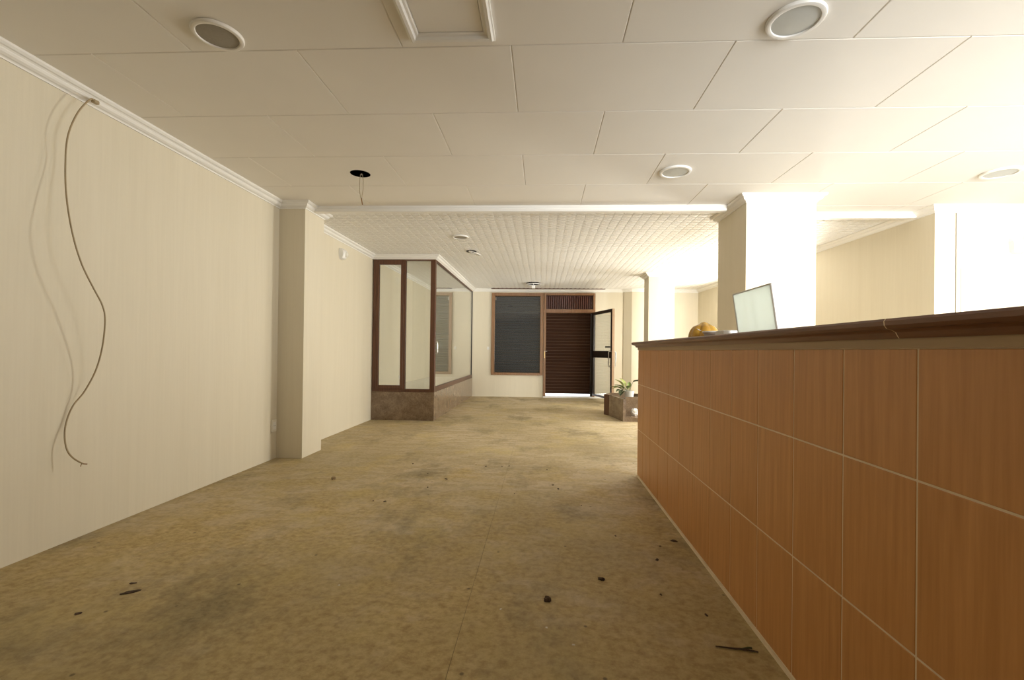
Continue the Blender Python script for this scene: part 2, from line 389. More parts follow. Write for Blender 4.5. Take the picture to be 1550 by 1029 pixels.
def holed_panel(x0, x1, y0, y1, hx, hy, hr):
    c = .0045; mb = MB()
    cs = [(x0 + c, y0 + c), (x1 - c, y0 + c), (x1 - c, y1 - c), (x0 + c, y1 - c)]
    ang = sorted([2 * math.pi * k / 40 for k in range(40)] + [math.atan2(y - hy, x - hx) % (2 * math.pi) for x, y in cs])
    inn, out = [], []
    for a in ang:
        dx, dy = math.cos(a), math.sin(a)
        ts = []
        if abs(dx) > 1e-9: ts.append(((x1 - c if dx > 0 else x0 + c) - hx) / dx)
        if abs(dy) > 1e-9: ts.append(((y1 - c if dy > 0 else y0 + c) - hy) / dy)
        t = min(ts); inn.append((hx + hr * dx, hy + hr * dy)); out.append((hx + t * dx, hy + t * dy))
    n = len(ang)
    def rim(p, e): return (x0 if abs(p[0] - x0 - c) < 1e-6 else x1 if abs(p[0] - x1 + c) < 1e-6 else p[0], y0 if abs(p[1] - y0 - c) < 1e-6 else y1 if abs(p[1] - y1 + c) < 1e-6 else p[1], e)
    vs = [(*p, 0) for p in inn] + [(*p, 0) for p in out] + [rim(p, .005) for p in out] + [rim(p, .012) for p in out] + [(*p, .012) for p in inn]
    fs = []
    for i in range(n):
        j = (i + 1) % n
        for a, b_ in ((0, 1), (1, 2), (2, 3), (3, 4), (4, 0)):
            fs.append((a * n + i, a * n + j, b_ * n + j, b_ * n + i))
    mb.add(vs, fs); return mb.mesh('ceiling_panel', 'ceil')
PW, PD = 1.055, .6125
for k in range(-8, 5):
    ya, yb = 2.17 + (k - 1) * PD, 2.17 + k * PD           # k=1: 2.17..2.78 after shift below
    ya, yb = ya + PD - PD, yb
    off = -2.275 if k % 2 == 1 else -2.275 + PW / 2
    ya = max(ya, -2.5)
    if yb <= ya + .02: continue
    for i in range(-2, 10):
        xa, xb = off + i * PW, off + (i + 1) * PW
        xa, xb = max(xa, LX), min(xb, SX)
        if xb - xa < .02: continue
        if xa < HOLE[0] < xb and ya < HOLE[1] < yb:
            link('ceiling_panel', holed_panel(xa, xb, ya, yb, *HOLE), ce, (0, 0, H))
        else: link('ceiling_panel', panel_mesh(xb - xa, yb - ya), ce, (xa, ya, H))
# last rows next to the beam (the one right of the pillar runs on a little)
YL = 2.17 + 4 * PD
off = -2.275 + PW / 2
for i in range(-1, 10):
    xa, xb = max(off + i * PW, LX), min(off + (i + 1) * PW, SX)
    if xb - xa < .02: continue
    ye = 4.62 if xb < 2.0 else 4.86
    if ye - YL > .02: link('ceiling_panel', panel_mesh(xb - xa, ye - YL), ce, (xa, YL, H))

# embossed planks of the rear ceiling, each plank one object
ce2 = B(-2.85, 4.0, 4.66, 11.0, H + .012, H + .03).build('ceiling', 'ceil')
tag(ce2, 'rear ceiling of narrow white embossed planks running to the street door', 'ceiling', kind='structure')
def plank_mesh(length, pw=.1, cell=.1):
    n = int(round(length / cell)); cl = length / n; mb = MB(); g = .0045; gy = .010
    for i in range(n):
        y = i * cl
        vs = [(0, y, .008), (pw, y, .008), (pw, y + cl, .008), (0, y + cl, .008),
              (g, y + gy, .0008), (pw - g, y + gy, .0008), (pw - g, y + cl - gy, .0008), (g, y + cl - gy, .0008),
              (pw / 2, y + cl / 2, -.0040), (pw / 2, y + gy * 2.2, .0016), (pw - g * 3.2, y + cl / 2, .0016), (pw / 2, y + cl - gy * 2.2, .0016), (g * 3.2, y + cl / 2, .0016)]
        fs = [(0, 4, 5, 1), (1, 5, 6, 2), (2, 6, 7, 3), (3, 7, 4, 0),
              (4, 9, 5), (4, 8, 9), (5, 9, 8), (5, 8, 10), (5, 10, 6), (6, 10, 8), (6, 8, 11), (6, 11, 7), (7, 11, 8), (7, 8, 12), (7, 12, 4), (4, 12, 8)]
        mb.add(vs, fs)
        for sx_ in (0, pw):                                # half stud at each cell corner, meeting its twin on the next plank
            d_ = 1 if sx_ == 0 else -1; q = .009
            mb.add([(sx_, y - q if y > 0 else y, .008), (sx_ + d_ * q, y, .008), (sx_, y + q, .008), (sx_, y, -.003)], [(0, 1, 3), (1, 2, 3)])
    mb.add([(0, 0, .008), (pw, 0, .008), (pw, length, .008), (0, length, .008), (0, 0, .012), (pw, 0, .012), (pw, length, .012), (0, length, .012)],
           [(4, 5, 6, 7), (0, 1, 5, 4), (1, 2, 6, 5), (2, 3, 7, 6), (3, 0, 4, 7)])
    return mb.mesh('ceiling_plank', 'plank')
pm1, pm2 = plank_mesh(BY - 4.60), plank_mesh(BY - 4.84)
for i in range(65):
    x = LX + i * .1
    right = x > 2.2
    link('ceiling_plank', pm2 if right else pm1, ce2, (x, 4.84 if right else 4.60, H))

# ------------------------------------------------------------------ cornices and the beam strip
PROF = [(0, -.002), (.066, -.002), (.066, .012), (.056, .022), (.046, .024), (.040, .030), (.040, .036), (.034, .046), (.022, .054), (.012, .056), (.008, .060), (.008, .068), (0, .068)]
n_trim = [0]
def trim(label, mb, mat='trim', smooth=False):
    n_trim[0] += 1
    o = mb.build('trim_%d' % n_trim[0], mat, smooth=smooth); return tag(o, label, 'moulding', kind='structure')
trim('white stepped cornice along the left wall, around its half pillar and over the booth',
     MB().sweep([(LX, -2.5), (LX, 4.44), (-2.382, 4.44), (-2.382, 4.832), (LX, 4.832), (LX, 6.96), (-1.658, 6.96), (-1.658, BY), (1.90, BY), (1.90, 10.78), (2.07, 10.68), (2.62, 10.68), (2.62, BY), (3.62, BY), (WALL_R0.x, WALL_R0.y), (SX, 4.64)], PROF, H))
trim('white cornice inside the glazed booth', MB().sweep([(LX, 7.04), (LX, BY), (-1.74, BY)], PROF, H))
loop = lambda x0, x1, y0, y1: [(x0, y1), (x0, y0), (x1, y0), (x1, y1)]
trim('white crown moulding around the large pillar behind the bar', MB().sweep(loop(1.871, 2.5, 4.3, 4.97), PROF, H, True))
trim('white crown moulding around the farther pillar by the planter', MB().sweep(loop(1.95, 2.42, 8.5, 8.87), PROF, H, True))
def strip(x0, x1, y):
    mb = MB()
    mb.sweep([(x0, y + .05), (x1, y + .05)], [(0, 0), (.062, 0), (.062, .02), (.056, .024), (.056, .03), (.064, .034), (.064, .056), (.055, .062), (0, .062)], H)
    return mb
trim('white moulded strip between smooth and embossed ceilings, left of the large pillar', strip(-2.36, 1.80, 4.58))
trim('white moulded strip between smooth and embossed ceilings, right of the large pillar', strip(2.52, 3.79, 4.83))
trim('dark brown slot strip in the ceiling along the end wall', B(-1.21, 1.45, 10.64, 10.72, H - .014, H + .004), 'frame_wood')

# ------------------------------------------------------------------ shuttered window in the end wall
t = thing('window_1', 'tall wooden framed window closed by a dark grey roller shutter', 'window', (0, BY, 0), kind='structure')
fw = .072
mb = MB().box(WX0, WX0 + fw, -.05, .10, WZ0, WZ1, ch=.004).box(WX1 - fw, WX1, -.05, .10, WZ0, WZ1, ch=.004)
mb.box(WX0 + fw, WX1 - fw, -.05, .10, WZ1 - fw, WZ1, ch=.004).box(WX0 + fw, WX1 - fw, -.05, .10, WZ0, WZ0 + .06, ch=.004)
mb.build('window_frame', 'oak', t)
B(WX0 + fw, WX1 - fw, .020, .026, WZ0 + .06, WZ1 - fw).build('pane', 'dark_glass', t)
def slat_mesh(w_, h_, mats, lip=True):
    mb = MB()
    pr = [(0, 0), (-.006, .004), (-.010, h_ * .3), (-.010, h_ * .62), (-.005, h_ * .84), (0, h_ * .9), (0, h_), (.008, h_), (.008, 0)]
    k = len(pr)
    vs = [(0, y, z) for y, z in pr] + [(w_, y, z) for y, z in pr]
    mb.add(vs, [tuple(range(k)), tuple(range(2 * k - 1, k - 1, -1))])
    for i in range(k): mb.add([vs[i], vs[(i + 1) % k], vs[k + (i + 1) % k], vs[k + i]], [(0, 1, 2, 3)], 1 if i == 5 else 0)
    return mb.mesh('slat', mats)
ns = 31; z0, z1 = WZ0 + .06, WZ1 - fw; hs = (z1 - z0) / ns
sm = slat_mesh(WX1 - WX0 - 2 * fw, hs, ['slat_grey', 'slat_highlight'])
for i in range(ns): link('slat', sm, t, (WX0 + fw, .085, z0 + i * hs))
B(WX0 + fw + .01, WX0 + fw + .03, .0, .02, WZ1 - fw - .1, WZ1 - fw - .03, ch=.003).build('catch', 'steel', t)

# ------------------------------------------------------------------ street door
t = thing('door_1', 'street doorway with brown roller shutter, slatted transom and open glazed leaf', 'door', (0, BY, 0), kind='structure')
mb = MB().box(DX0, DX0 + .055, -.05, .12, 0, DZ1, ch=.004).box(DX1 - .05, DX1, -.05, .12, 0, DZ1, ch=.004)
mb.box(DX0 + .055, DX1 - .05, -.05, .12, DZ1 - .05, DZ1, ch=.004).box(DX0 + .055, DX1 - .05, -.05, .12, 2.0, 2.085, ch=.004)
mb.build('door_frame', 'oak', t)
n = 22; x0, x1 = DX0 + .055, DX1 - .05; pw = (x1 - x0) / n
ms = B(.008, pw - .008, 0, .03, 0, DZ1 - .05 - 2.085, ch=.004).mesh('transom_slat', 'slat_red')
for i in range(n): link('transom_slat', ms, t, (x0 + i * pw, .03, 2.085))
B(x0, x1, .06, .08, 2.085, DZ1 - .05).build('transom_back', 'slat_brown', t)
ns = 26; z0, z1 = .085, 2.0; hs = (z1 - z0) / ns
sm = slat_mesh(x1 - x0, hs, ['slat_brown', 'slat_highlight'])
for i in range(ns): link('slat', sm, t, (x0, .10, z0 + i * hs))
B(x1 - .045, x1, .03, .085, .02, 2.0).build('shutter_guide', 'black_metal', t)
B(DX0, DX1 + .35, -.06, .4, 0.0, .035, ch=.004).build('threshold', 'threshold', t)
B(DX0 + .012, DX0 + .042, -.065, -.05, .93, 1.10, ch=.003).build('strike_plate', 'brass', t)
MB().tube([(DX0 + .035, -.05, 1.09), (DX0 + .035, -.085, 1.09), (DX0 + .085, -.09, 1.09)], .008).build('latch', 'steel', t)
# open leaf: hinge at (1.19, 10.74), free edge at (1.49, 9.70)
hx, hy = 1.195, -.065; ex, ey = 1.495, -1.10
lw = math.hypot(ex - hx, ey - hy); la = math.atan2(ey - hy, ex - hx)
LM = Matrix.Translation((hx, hy, 0)) @ Matrix.Rotation(la, 4, 'Z')
z0, z1 = .075, 2.01
mb = MB().box(0, .06, -.022, .022, z0, z1).box(lw - .085, lw, -.022, .022, z0, z1)
mb.box(.06, lw - .085, -.022, .022, z1 - .065, z1).box(.06, lw - .085, -.022, .022, z0, z0 + .04)
leaf = mb.xf(LM).build('door_leaf', 'black_metal', t)
MB().box(.06, lw - .085, -.004, .004, z0 + .04, z1 - .065).xf(LM).build('pane', 'green_glass', leaf)
MB().box(.06, lw - .085, -.02, .02, .96, 1.115).xf(LM).build('mid_rail', 'black_metal', leaf)
MB().box(lw, lw + .006, -.026, .026, z0, z1).xf(LM).build('edge_strip', 'bronze_edge', leaf)
for s in (-1, 1):
    MB().tube([(lw - .05, .02 * s, 1.10), (lw - .05, .075 * s, 1.10), (lw - .05, .08 * s, 1.08), (lw - .05, .08 * s, .80), (lw - .05, .075 * s, .785), (lw - .05, .02 * s, .785)], .011).xf(LM).build('pull_handle', 'steel', leaf, smooth=True)
MB().box(lw - .30, lw - .085, -.05, -.022, 1.185, 1.215, ch=.003).xf(LM).build('bolt', 'black_metal', leaf)
for z in (.25, 1.05, 1.85): MB().tube([(hx, hy, z - .05), (hx, hy, z + .05)], .026).build('hinge', 'black_metal', leaf)

# windows that let the daylight in, out of this view
def plain_window(name, label, loc, rz, y0, y1, z0, z1, depth=.2, panes=1, mat='oak'):
    t = thing(name, label, 'window', loc, rz, kind='structure'); f = .05
    mb = MB().box(.06, .14, y0, y0 + f, z0, z1).box(.06, .14, y1 - f, y1, z0, z1).box(.06, .14, y0 + f, y1 - f, z1 - f, z1).box(.06, .14, y0 + f, y1 - f, z0, z0 + f)
    mb.build('window_frame', mat, t)
    step = (y1 - y0 - 2 * f + .04) / panes
    for i in range(panes):
        a = y0 + f + i * step
        B(.098, .102, a, a + step - .04, z0 + f, z1 - f).build('pane', 'window_glass', t)
        if i < panes - 1: B(.07, .13, a + step - .04, a + step, z0 + f, z1 - f).build('mullion', mat, t)
plain_window('window_3', 'daylit window in the side wall hidden behind the large pillar', WALL_R0, RANG, *SIDES[0][:4])
plain_window('window_5_added', 'second, added unseen window in the side wall, next to the far corner', WALL_R0, RANG, *SIDES[1][:4])  # added out of view to brighten the end wall
plain_window('window_2_added', 'added unseen window in the wall opposite the street door', (0, -2.5, 0), -math.pi / 2, *FW, panes=2)  # added behind the camera to light pillar front and bar wall
plain_window('window_4', 'wide daylit window in the wall beside the bar', (SX, 0, 0), 0, *BW, panes=3)

# ------------------------------------------------------------------ glazed display booth
BX, VY = -1.658, 6.96
t = thing('display_booth', 'glazed display booth with dark wooden frame on a brown marble plinth', 'display booth', (BX, VY, 0))
X0 = LX - BX; DY = BY - VY
B(X0, -.02, .02, DY, 0, .44).build('plinth', 'marble', t)
B(X0 + .002, -.001, 0, .02, 0, .44, ch=.002).build('marble_slab', 'marble', t)
ns = 5; sl = DY / ns
for i in range(ns): B(-.02, 0, i * sl + .0225 * (i == 0), (i + 1) * sl - .003, 0, .44, ch=.002).build('marble_slab', 'marble', t)
B(X0 + .01, -.06, .06, DY - .01, .44, .452).build('display_floor', 'white_board', t)
zt = 2.497
mb = MB().box(X0 + .012, X0 + .07, 0, .06, .44, zt, ch=.003).box(-.075, 0, 0, .07, .44, zt, ch=.003)
mb.box(X0 + .07, -.075, 0, .06, zt - .022, zt).box(X0 + .07, -.075, 0, .06, .44, .485)
mb.build('front_frame', 'frame_wood', t)
mx = -2.135 - BX
B(mx - .018, mx + .012, 0, .06, .485, zt - .022, ch=.003).build('mullion', 'frame_wood', t)
sx0, sx1 = X0 + .07, mx - .018
mb = MB().box(sx0, sx0 + .036, -.008, .04, .485, zt - .022, ch=.003).box(sx1 - .045, sx1, -.008, .04, .485, zt - .022, ch=.003)
mb.box(sx0 + .036, sx1 - .045, -.008, .04, zt - .085, zt - .022, ch=.003).box(sx0 + .036, sx1 - .045, -.008, .04, .485, .54, ch=.003)
sash = mb.build('sash', 'frame_wood', t)
B(sx0 + .036, sx1 - .045, .014, .020, .54, zt - .085).build('pane', 'glass', sash)
B(mx + .012, -.075, .028, .034, .485, zt - .022).build('pane', 'glass', t)
B(-.05, -.006, .07, DY - .005, zt - .022, zt).build('top_rail', 'frame_wood', t)
B(-.055, -.004, .07, DY - .005, .44, .515, ch=.004).build('bottom_rail', 'frame_wood', t)
B(-.033, -.023, .07, DY - .008, .515, zt - .022).build('pane', 'green_glass', t)
B(-.04, -.012, DY - .02, DY - .003, .515, zt - .022).build('end_rail', 'black_metal', t)
MB().tube([(-.01, .09, 1.04), (.02, .09, 1.04), (.024, .09, 1.06), (.024, .09, 1.20), (.02, .09, 1.22), (-.01, .09, 1.22)], .008).build('pull_handle', 'steel', t)

# ------------------------------------------------------------------ bar counter
CX, CE, CN = .852, 4.085, -.75
t = thing('bar_counter', 'long bar counter clad in wood-look tiles with a dark moulded top', 'bar counter', (CX, CE, 0))
TW, TY1 = .2545, 3.6217
B(.0016, .30, CN - CE, -.0016, 0, 1.137).build('counter_body', 'grout', t)
rows = [(.018, .4165), (.4165, .8153), (.8153, 1.1165)]
edges = [CE] + [TY1 - (i - 2) * TW + 0 for i in range(1, 30)]
edges = [CE] + [y for y in [TY1 + TW - i * TW for i in range(0, 24)] if CN < y < CE] + [CN]
gj = .0026
tc = {}
for a, b_ in zip(edges, edges[1:]):
    for (za, zb) in rows:
        wd = a - b_
        key = (round(wd, 3), za)
        if key not in tc: tc[key] = MB().box(0, .006, -wd + gj, -gj, za + gj, zb - gj, ch=.0012).mesh('tile', 'bar_tile')
        link('tile', tc[key], t, (0, a - CE, 0))
ee = [(.006, .1), (.1, .2), (.2, .30)]
for (za, zb) in rows:                                       # end of the counter towards the street door
    MB().box(.004, .148, -.004, .004, za + gj, zb - gj, ch=.0012).build('tile', 'bar_tile', t)
    MB().box(.152, .30, -.004, .004, za + gj, zb - gj, ch=.0012).build('tile', 'bar_tile', t)
B(-.006, .31, CN - CE, .004, 1.1165, 1.139).build('top_strip', 'bar_strip', t)
B(-.004, .004, CN - CE, -.002, 0, .016).build('base_joint', 'grout', t)
prof = [(0, 0), (.012, 0), (.016, .006), (.020, .014), (.030, .020), (.040, .022), (.046, .030), (.047, .040), (.043, .046), (0, .046)]   # (out, up)
def cap_piece(y0, y1, end=False):
    mb = MB(); k = len(prof)
    o0 = 0.0
    vs = []
    for yy, e in ((y1, 0), (y0, 1)):
        for o_, u_ in prof:
            vs.append((-o_, yy + (o_ if (end and e == 1 and False) else 0), 1.139 + u_))
    for yy in (y1, y0):
        vs += [(.33 + (0), yy, 1.139), (.33, yy, 1.185)]
    mb.add(vs[:2 * k], [(i, (i + 1) % k, k + (i + 1) % k, k + i) for i in range(k - 1)])
    a = 2 * k
    mb.add([vs[0], vs[k], vs[a + 2], vs[a]], [(0, 1, 2, 3)])
    mb.add([vs[k - 1], vs[2 * k - 1], vs[a + 3], vs[a + 1]], [(0, 1, 2, 3)])
    mb.add([vs[a], vs[a + 2], vs[a + 3], vs[a + 1]], [(0, 1, 2, 3)])
    mb.add(vs[:k] + [vs[a + 1], vs[a]], [tuple(range(k + 2))])
    mb.add(vs[k:2 * k] + [vs[a + 3], vs[a + 2]], [tuple(range(k + 2))])
    return mb
JY = 1.115
me_j = .003
for y1_, y0_ in ((0.03, JY - CE + me_j / 2), (JY - CE - me_j / 2, CN - CE)):
    cap_piece(y0_, y1_).build('cap_moulding', 'bar_cap', t)
jm = cap_piece(JY - CE - me_j / 2, JY - CE + me_j / 2)
jm.build('cap_joint', 'grout', t)
# end return of the cap
mb = MB(); k = len(prof)
vs = [(-o_, .03 , 1.139 + u_) for o_, u_ in prof] + [(-o_, .03 + o_, 1.139 + u_) for o_, u_ in prof] + [(.33, .03 + o_, 1.139 + u_) for o_, u_ in prof] + [(.33, .03, 1.139 + u_) for o_, u_ in prof]
fs = []
for s in range(4):
    for i in range(k): fs.append((s * k + i, s * k + (i + 1) % k, ((s + 1) % 4) * k + (i + 1) % k, ((s + 1) % 4) * k + i))
mb.add(vs, fs); mb.build('cap_moulding', 'bar_cap', t)
CT = 1.185

# things on the counter
t = thing('amber_ornament', 'lobed amber glass ornament on the bar top', 'ornament', (1.01, 2.90, CT))
mb = MB(); nu, nv = 48, 14; vs = []; fs = []
for j in range(nv + 1):
    ph = math.pi / 2 * j / nv
    for i in range(nu):
        a = 2 * math.pi * i / nu
        lob = 1 + .17 * abs(math.cos(3.5 * a)) ** .8 - .10
        r = .088 * math.cos(ph) ** .62 * lob if j < nv else .0001
        z = .092 * math.sin(ph) ** .95 + .016 * math.exp(-(r / .026) ** 4)
        vs.append((r * math.cos(a), r * math.sin(a), z))
fs = [(j * nu + i, j * nu + (i + 1) % nu, (j + 1) * nu + (i + 1) % nu, (j + 1) * nu + i) for j in range(nv) for i in range(nu)] + [tuple(range(nu - 1, -1, -1))]
mb.add(vs, fs); mb.build('lobed_body', 'amber', t, smooth=True)
for (p, q) in (((-.062, -.055, .062), (-.045, -.078, .048)), ((-.070, -.02, .05), (-.080, -.035, .030))):
    MB().tube([p, ((p[0] + q[0]) / 2 - .003, (p[1] + q[1]) / 2 - .003, (p[2] + q[2]) / 2), q], [.0015, .003, .0015], 6).build('painted_glint', 'white_plastic', t)  # white streaks painting glints on the amber glass
t = thing('glass_dish', 'small clear glass dish beside the amber ornament', 'dish', (1.0, 2.70, CT))
MB().lathe([(.0, .0), (.045, .0), (.062, .03), (.068, .034), (.066, .040), (.055, .034), (.042, .010), (0, .010)], n=28).build('dish_body', 'white_plastic', t, smooth=True)
t = thing('white_card', 'flat white card block lying between glass dish and leaning panel', 'card', (1.0, 2.53, CT))
B(-.04, .04, -.06, .05, 0, .036, ch=.003).build('card_body', 'white_plastic', t)
# leaning panel, parallel to the bar
t = thing('leaning_panel', 'white-edged frosted glass panel propped upright on the bar top', 'panel', (1.015, 2.21, CT + .0006))
PMx = Matrix.Rotation(math.radians(-8.5), 4, 'Y')
hw, hh_ = .20, .222
mb = MB().box(-.003, .016, -hw, -hw + .012, 0, hh_, ch=.003).box(-.003, .016, hw - .008, hw, 0, hh_, ch=.003).box(-.003, .016, -hw + .012, hw - .008, hh_ - .007, hh_, ch=.002).box(-.003, .016, -hw + .012, hw - .008, 0, .008, ch=.002)
fr = mb.xf(PMx).build('panel_frame', 'white_plastic', t)
MB().box(0, .012, -hw + .012, hw - .008, .008, hh_ - .007).xf(PMx).build('glass_face', 'screen', t)
MB().tube([(.02, .0, .19), (.075, .0, 0.004)], .006).build('prop', 'steel', t)

# ------------------------------------------------------------------ ceiling fixtures
def downlight(x, y, r, label, face, group=None, drop=.016, rim='white_plastic'):
    t = thing('downlight', label, 'ceiling light', (x, y, H), group=group)
    MB().lathe([(r * .80, -.001), (r, -.001), (r, -drop * .45), (r * .97, -drop * .85), (r * .9, -drop), (r * .82, -drop * .9), (r * .80, -drop * .55)], n=48, close=True).build('rim', rim, t, smooth=True)
    MB().lathe([(0, -.001), (r * .80, -.001), (r * .80, -drop * .55), (r * .5, -drop * .75), (0, -drop * .8)], n=48).build('lamp_face', face, t, smooth=True)
    return t
downlight(-1.53, 2.05, .108, 'round downlight with grey grille face near the hanging cable', 'grille', rim='ceil')
downlight(1.088, 2.035, .118, 'round white-rimmed downlight beside the framed ceiling hatch, above the bar', 'lamp_face')
downlight(1.055, 3.72, .125, 'round white-rimmed downlight in front of the large pillar', 'lamp_face')
downlight(3.62, 3.79, .125, 'round white-rimmed downlight close to the brightly lit bar wall', 'lamp_face')
downlight(-1.07, 5.825, .105, 'small white disc downlight on the embossed ceiling near the half pillar', 'grille')
# empty cut-out with hanging wires
t = thing('ceiling_cutout', 'empty round black light cut-out with bare hanging wires', 'light cut-out', (HOLE[0], HOLE[1], H))
r = HOLE[2]
MB().lathe([(r * .985, .0005), (r * .985, .16), (0, .16), (0, .158), (r * .96, .158), (r * .96, .0005)], n=40, close=False).build('housing', 'black', t, smooth=True)
MB().box(.008, .016, -.01, .012, -.008, .12).build('clip', 'steel', t)
w1 = [(.004, 0, .10), (.002, 0, 0), (-.004, 0, -.06), (-.004, 0, -.14), (.004, 0, -.19), (.012, 0, -.215)]
w2 = [(.016, 0, .10), (.018, 0, 0), (.027, 0, -.06), (.026, 0, -.13), (.018, 0, -.18), (.016, 0, -.215), (.020, 0, -.25)]
for p in (w1, w2): MB().tube(p, .0022, 6).build('wire', 'cable', t)
MB().tube([(.012, 0, -.205), (.018, 0, -.235), (.022, 0, -.258)], .004, 6).build('wire_end', 'copper', t)
# half-fallen spot
t = thing('recessed_spot', 'small dark recessed spot with tilted white ring on the embossed ceiling', 'ceiling light', (-1.06, 6.68, H))
MB().lathe([(0, .004), (.075, .004), (.075, -.012), (.068, -.014), (.05, -.004), (0, -.003)], n=32).build('socket', 'black_metal', t, smooth=True)  # dark disc stands in for the shade inside the opening
MB().lathe([(.062, 0), (.092, 0), (.092, -.008), (.085, -.012), (.062, -.008)], n=36, close=True).xf(Matrix.Translation((.05, -.02, -.032)) @ Matrix.Rotation(math.radians(17), 4, 'Y')).build('ring', 'white_plastic', t, smooth=True)
# dark plate for a shaded ceiling hole near the street door
t = thing('hanging_lamp_fitting', 'dark plate for a round ceiling hole with white lamp holder near the street door', 'ceiling light', (-.205, 9.83, H))
MB().lathe([(0, .004), (.155, .004), (.155, -.012), (.145, -.018), (.12, -.010), (0, -.006)], n=40).build('dark_hole_plate', 'black_metal', t, smooth=True)  # dark plate stands in for the shade of an open hole
MB().lathe([(.115, -.022), (.16, -.022), (.16, -.034), (.115, -.03)], n=40, close=True).build('white_ring', 'white_plastic', t, smooth=True)
MB().tube([(0, 0, -.006), (0, 0, -.05)], .012).build('stem', 'white_plastic', t)
B(-.036, .036, -.036, .036, -.115, -.045, ch=.008).build('lamp_holder', 'white_plastic', t)
# hatch
t = thing('ceiling_hatch', 'square ceiling hatch with raised white moulded frame', 'hatch', (-.435, 1.915, H))
hw, hd = .20, .20
MB().sweep([(-hw, -hd), (-hw, hd), (hw, hd), (hw, -hd)], [(0, 0), (.05, 0), (.05, .006), (.044, .010), (.034, .012), (.028, .024), (.014, .026), (.006, .018), (0, .016)], 0, True).build('hatch_frame', 'trim', t)
B(-hw + .052, hw - .052, -hd + .052, hd - .052, -.004, .001, ch=.001).build('hatch_panel', 'ceil', t)

# ------------------------------------------------------------------ wall fixtures
def sensor(loc, rz, label):
    t = thing('motion_sensor', label, 'sensor', loc, rz)     # local +x away from the wall
    mb = MB(); prof_ = []
    for z, o_, w_ in ((-.072, .024, .036), (-.058, .058, .050), (-.01, .080, .062), (.035, .074, .066), (.066, .04, .060), (.072, .0, .055)):
        prof_.append((z, o_, w_))
    n_ = len(prof_); vs = []
    for z, o_, w_ in prof_: vs += [(0, -w_, z), (o_ * .7, -w_ * .95, z), (o_, -w_ * .5, z), (o_, w_ * .5, z), (o_ * .7, w_ * .95, z), (0, w_, z)]
    fs = [(i * 6 + k, i * 6 + k + 1, (i + 1) * 6 + k + 1, (i + 1) * 6 + k) for i in range(n_ - 1) for k in range(5)] + [tuple(range(6)), tuple((n_ - 1) * 6 + k for k in range(5, -1, -1))]
    fs += [(i * 6 + 5, i * 6, (i + 1) * 6, (i + 1) * 6 + 5) for i in range(n_ - 1)]
    mb.add(vs, fs); mb.build('sensor_body', 'white_plastic', t, smooth=True)
    MB().lathe([(0, .03), (.02, .026), (.034, .014), (.038, 0), (0, 0)], n=20).xf(Matrix.Translation((.066, 0, -.006)) @ Matrix.Rotation(math.radians(100), 4, 'Y')).build('lens', 'cream_plastic', t, smooth=True)
    return t
sensor((LX, 5.84, 2.335), 0, 'small white motion sensor high on the left wall past the half pillar')
sensor((4.575, 4.64, 2.165), -math.pi / 2, 'small pale sensor on the brightly lit bar wall')
def outlet(loc, rz, label, w_=.082, h_=.085):
    t = thing('wall_socket', label, 'socket', loc, rz)
    B(0, .012, -w_ / 2, w_ / 2, -h_ / 2, h_ / 2, ch=.004).build('cover_plate', 'cream_plastic', t)
    B(.010, .015, -w_ * .30, w_ * .30, -h_ * .30, h_ * .30, ch=.002).build('insert', 'white_plastic', t)
    for s in (-1, 1): B(.014, .0155, s * .01 - .003, s * .01 + .003, -.003, .003).build('pin_hole', 'black', t)
outlet((LX, 4.385, .33), 0, 'cream wall socket low down beside the half pillar', h_=.12)
outlet((LX, 8.34, .58), 0, 'small wall socket inside the glazed booth')
outlet((-1.285, BY, 1.147), -math.pi / 2, 'small light switch plate left of the shuttered window', .06, .08)
# conduit on the bar wall
o = B(4.068, 4.086, 4.626, 4.64, 0, 1.95, ch=.002).build('cable_conduit', 'white_plastic'); tag(o, 'thin white vertical conduit on the brightly lit bar wall', 'conduit')

# hanging cable
pts = [(-2.59, 2.495, 2.503), (-2.575, 2.458, 2.499), (-2.575, 2.389, 2.387), (-2.577, 2.34, 2.236), (-2.587, 2.338, 2.074), (-2.557, 2.32, 1.889), (-2.517, 2.318, 1.693), (-2.497, 2.35, 1.54), (-2.482, 2.403, 1.415), (-2.477, 2.449, 1.328), (-2.487, 2.476, 1.244), (-2.527, 2.502, 1.093), (-2.567, 2.505, 0.959), (-2.602, 2.476, 0.84), (-2.627, 2.434, 0.758), (-2.632, 2.405, 0.67), (-2.617, 2.385, 0.593), (-2.597, 2.382, 0.522), (-2.577, 2.399, 0.475), (-2.547, 2.422, 0.441)]
def catmull(P, n=6):
    P = [Vector(p) for p in P]; out = []
    for i in range(len(P) - 1):
        a, b_, c, d = P[max(i - 1, 0)], P[i], P[i + 1], P[min(i + 2, len(P) - 1)]
        for k in range(n):
            t_ = k / n
            out.append(.5 * ((2 * b_) + (c - a) * t_ + (2 * a - 5 * b_ + 4 * c - d) * t_ ** 2 + (3 * b_ - a - 3 * c + d) * t_ ** 3))
    return out + [P[-1]]
t = thing('hanging_cable', 'thin brown cable hanging in curves from the left cornice', 'cable', (-2.547, 2.422, .441))
base = Vector((-2.547, 2.422, .441))
MB().tube([p - base for p in catmull(pts)], .0042, 8).build('cable_sheath', 'cable', t, smooth=True)
e = Vector(pts[-1]) - base
MB().tube([e, e + Vector((.012, .012, -.004))], .003, 6).build('bare_end', 'copper', t)
MB().tube([e + Vector((-.006, -.004, 0)), e + Vector((-.002, -.012, -.012))], .002, 6).build('bare_end', 'copper', t)
MB().box(-.012, .012, -.012, .02, -.008, .012, ch=.003).xf(Matrix.Translation(Vector(pts[0]) - base)).build('clip', 'cable', t)

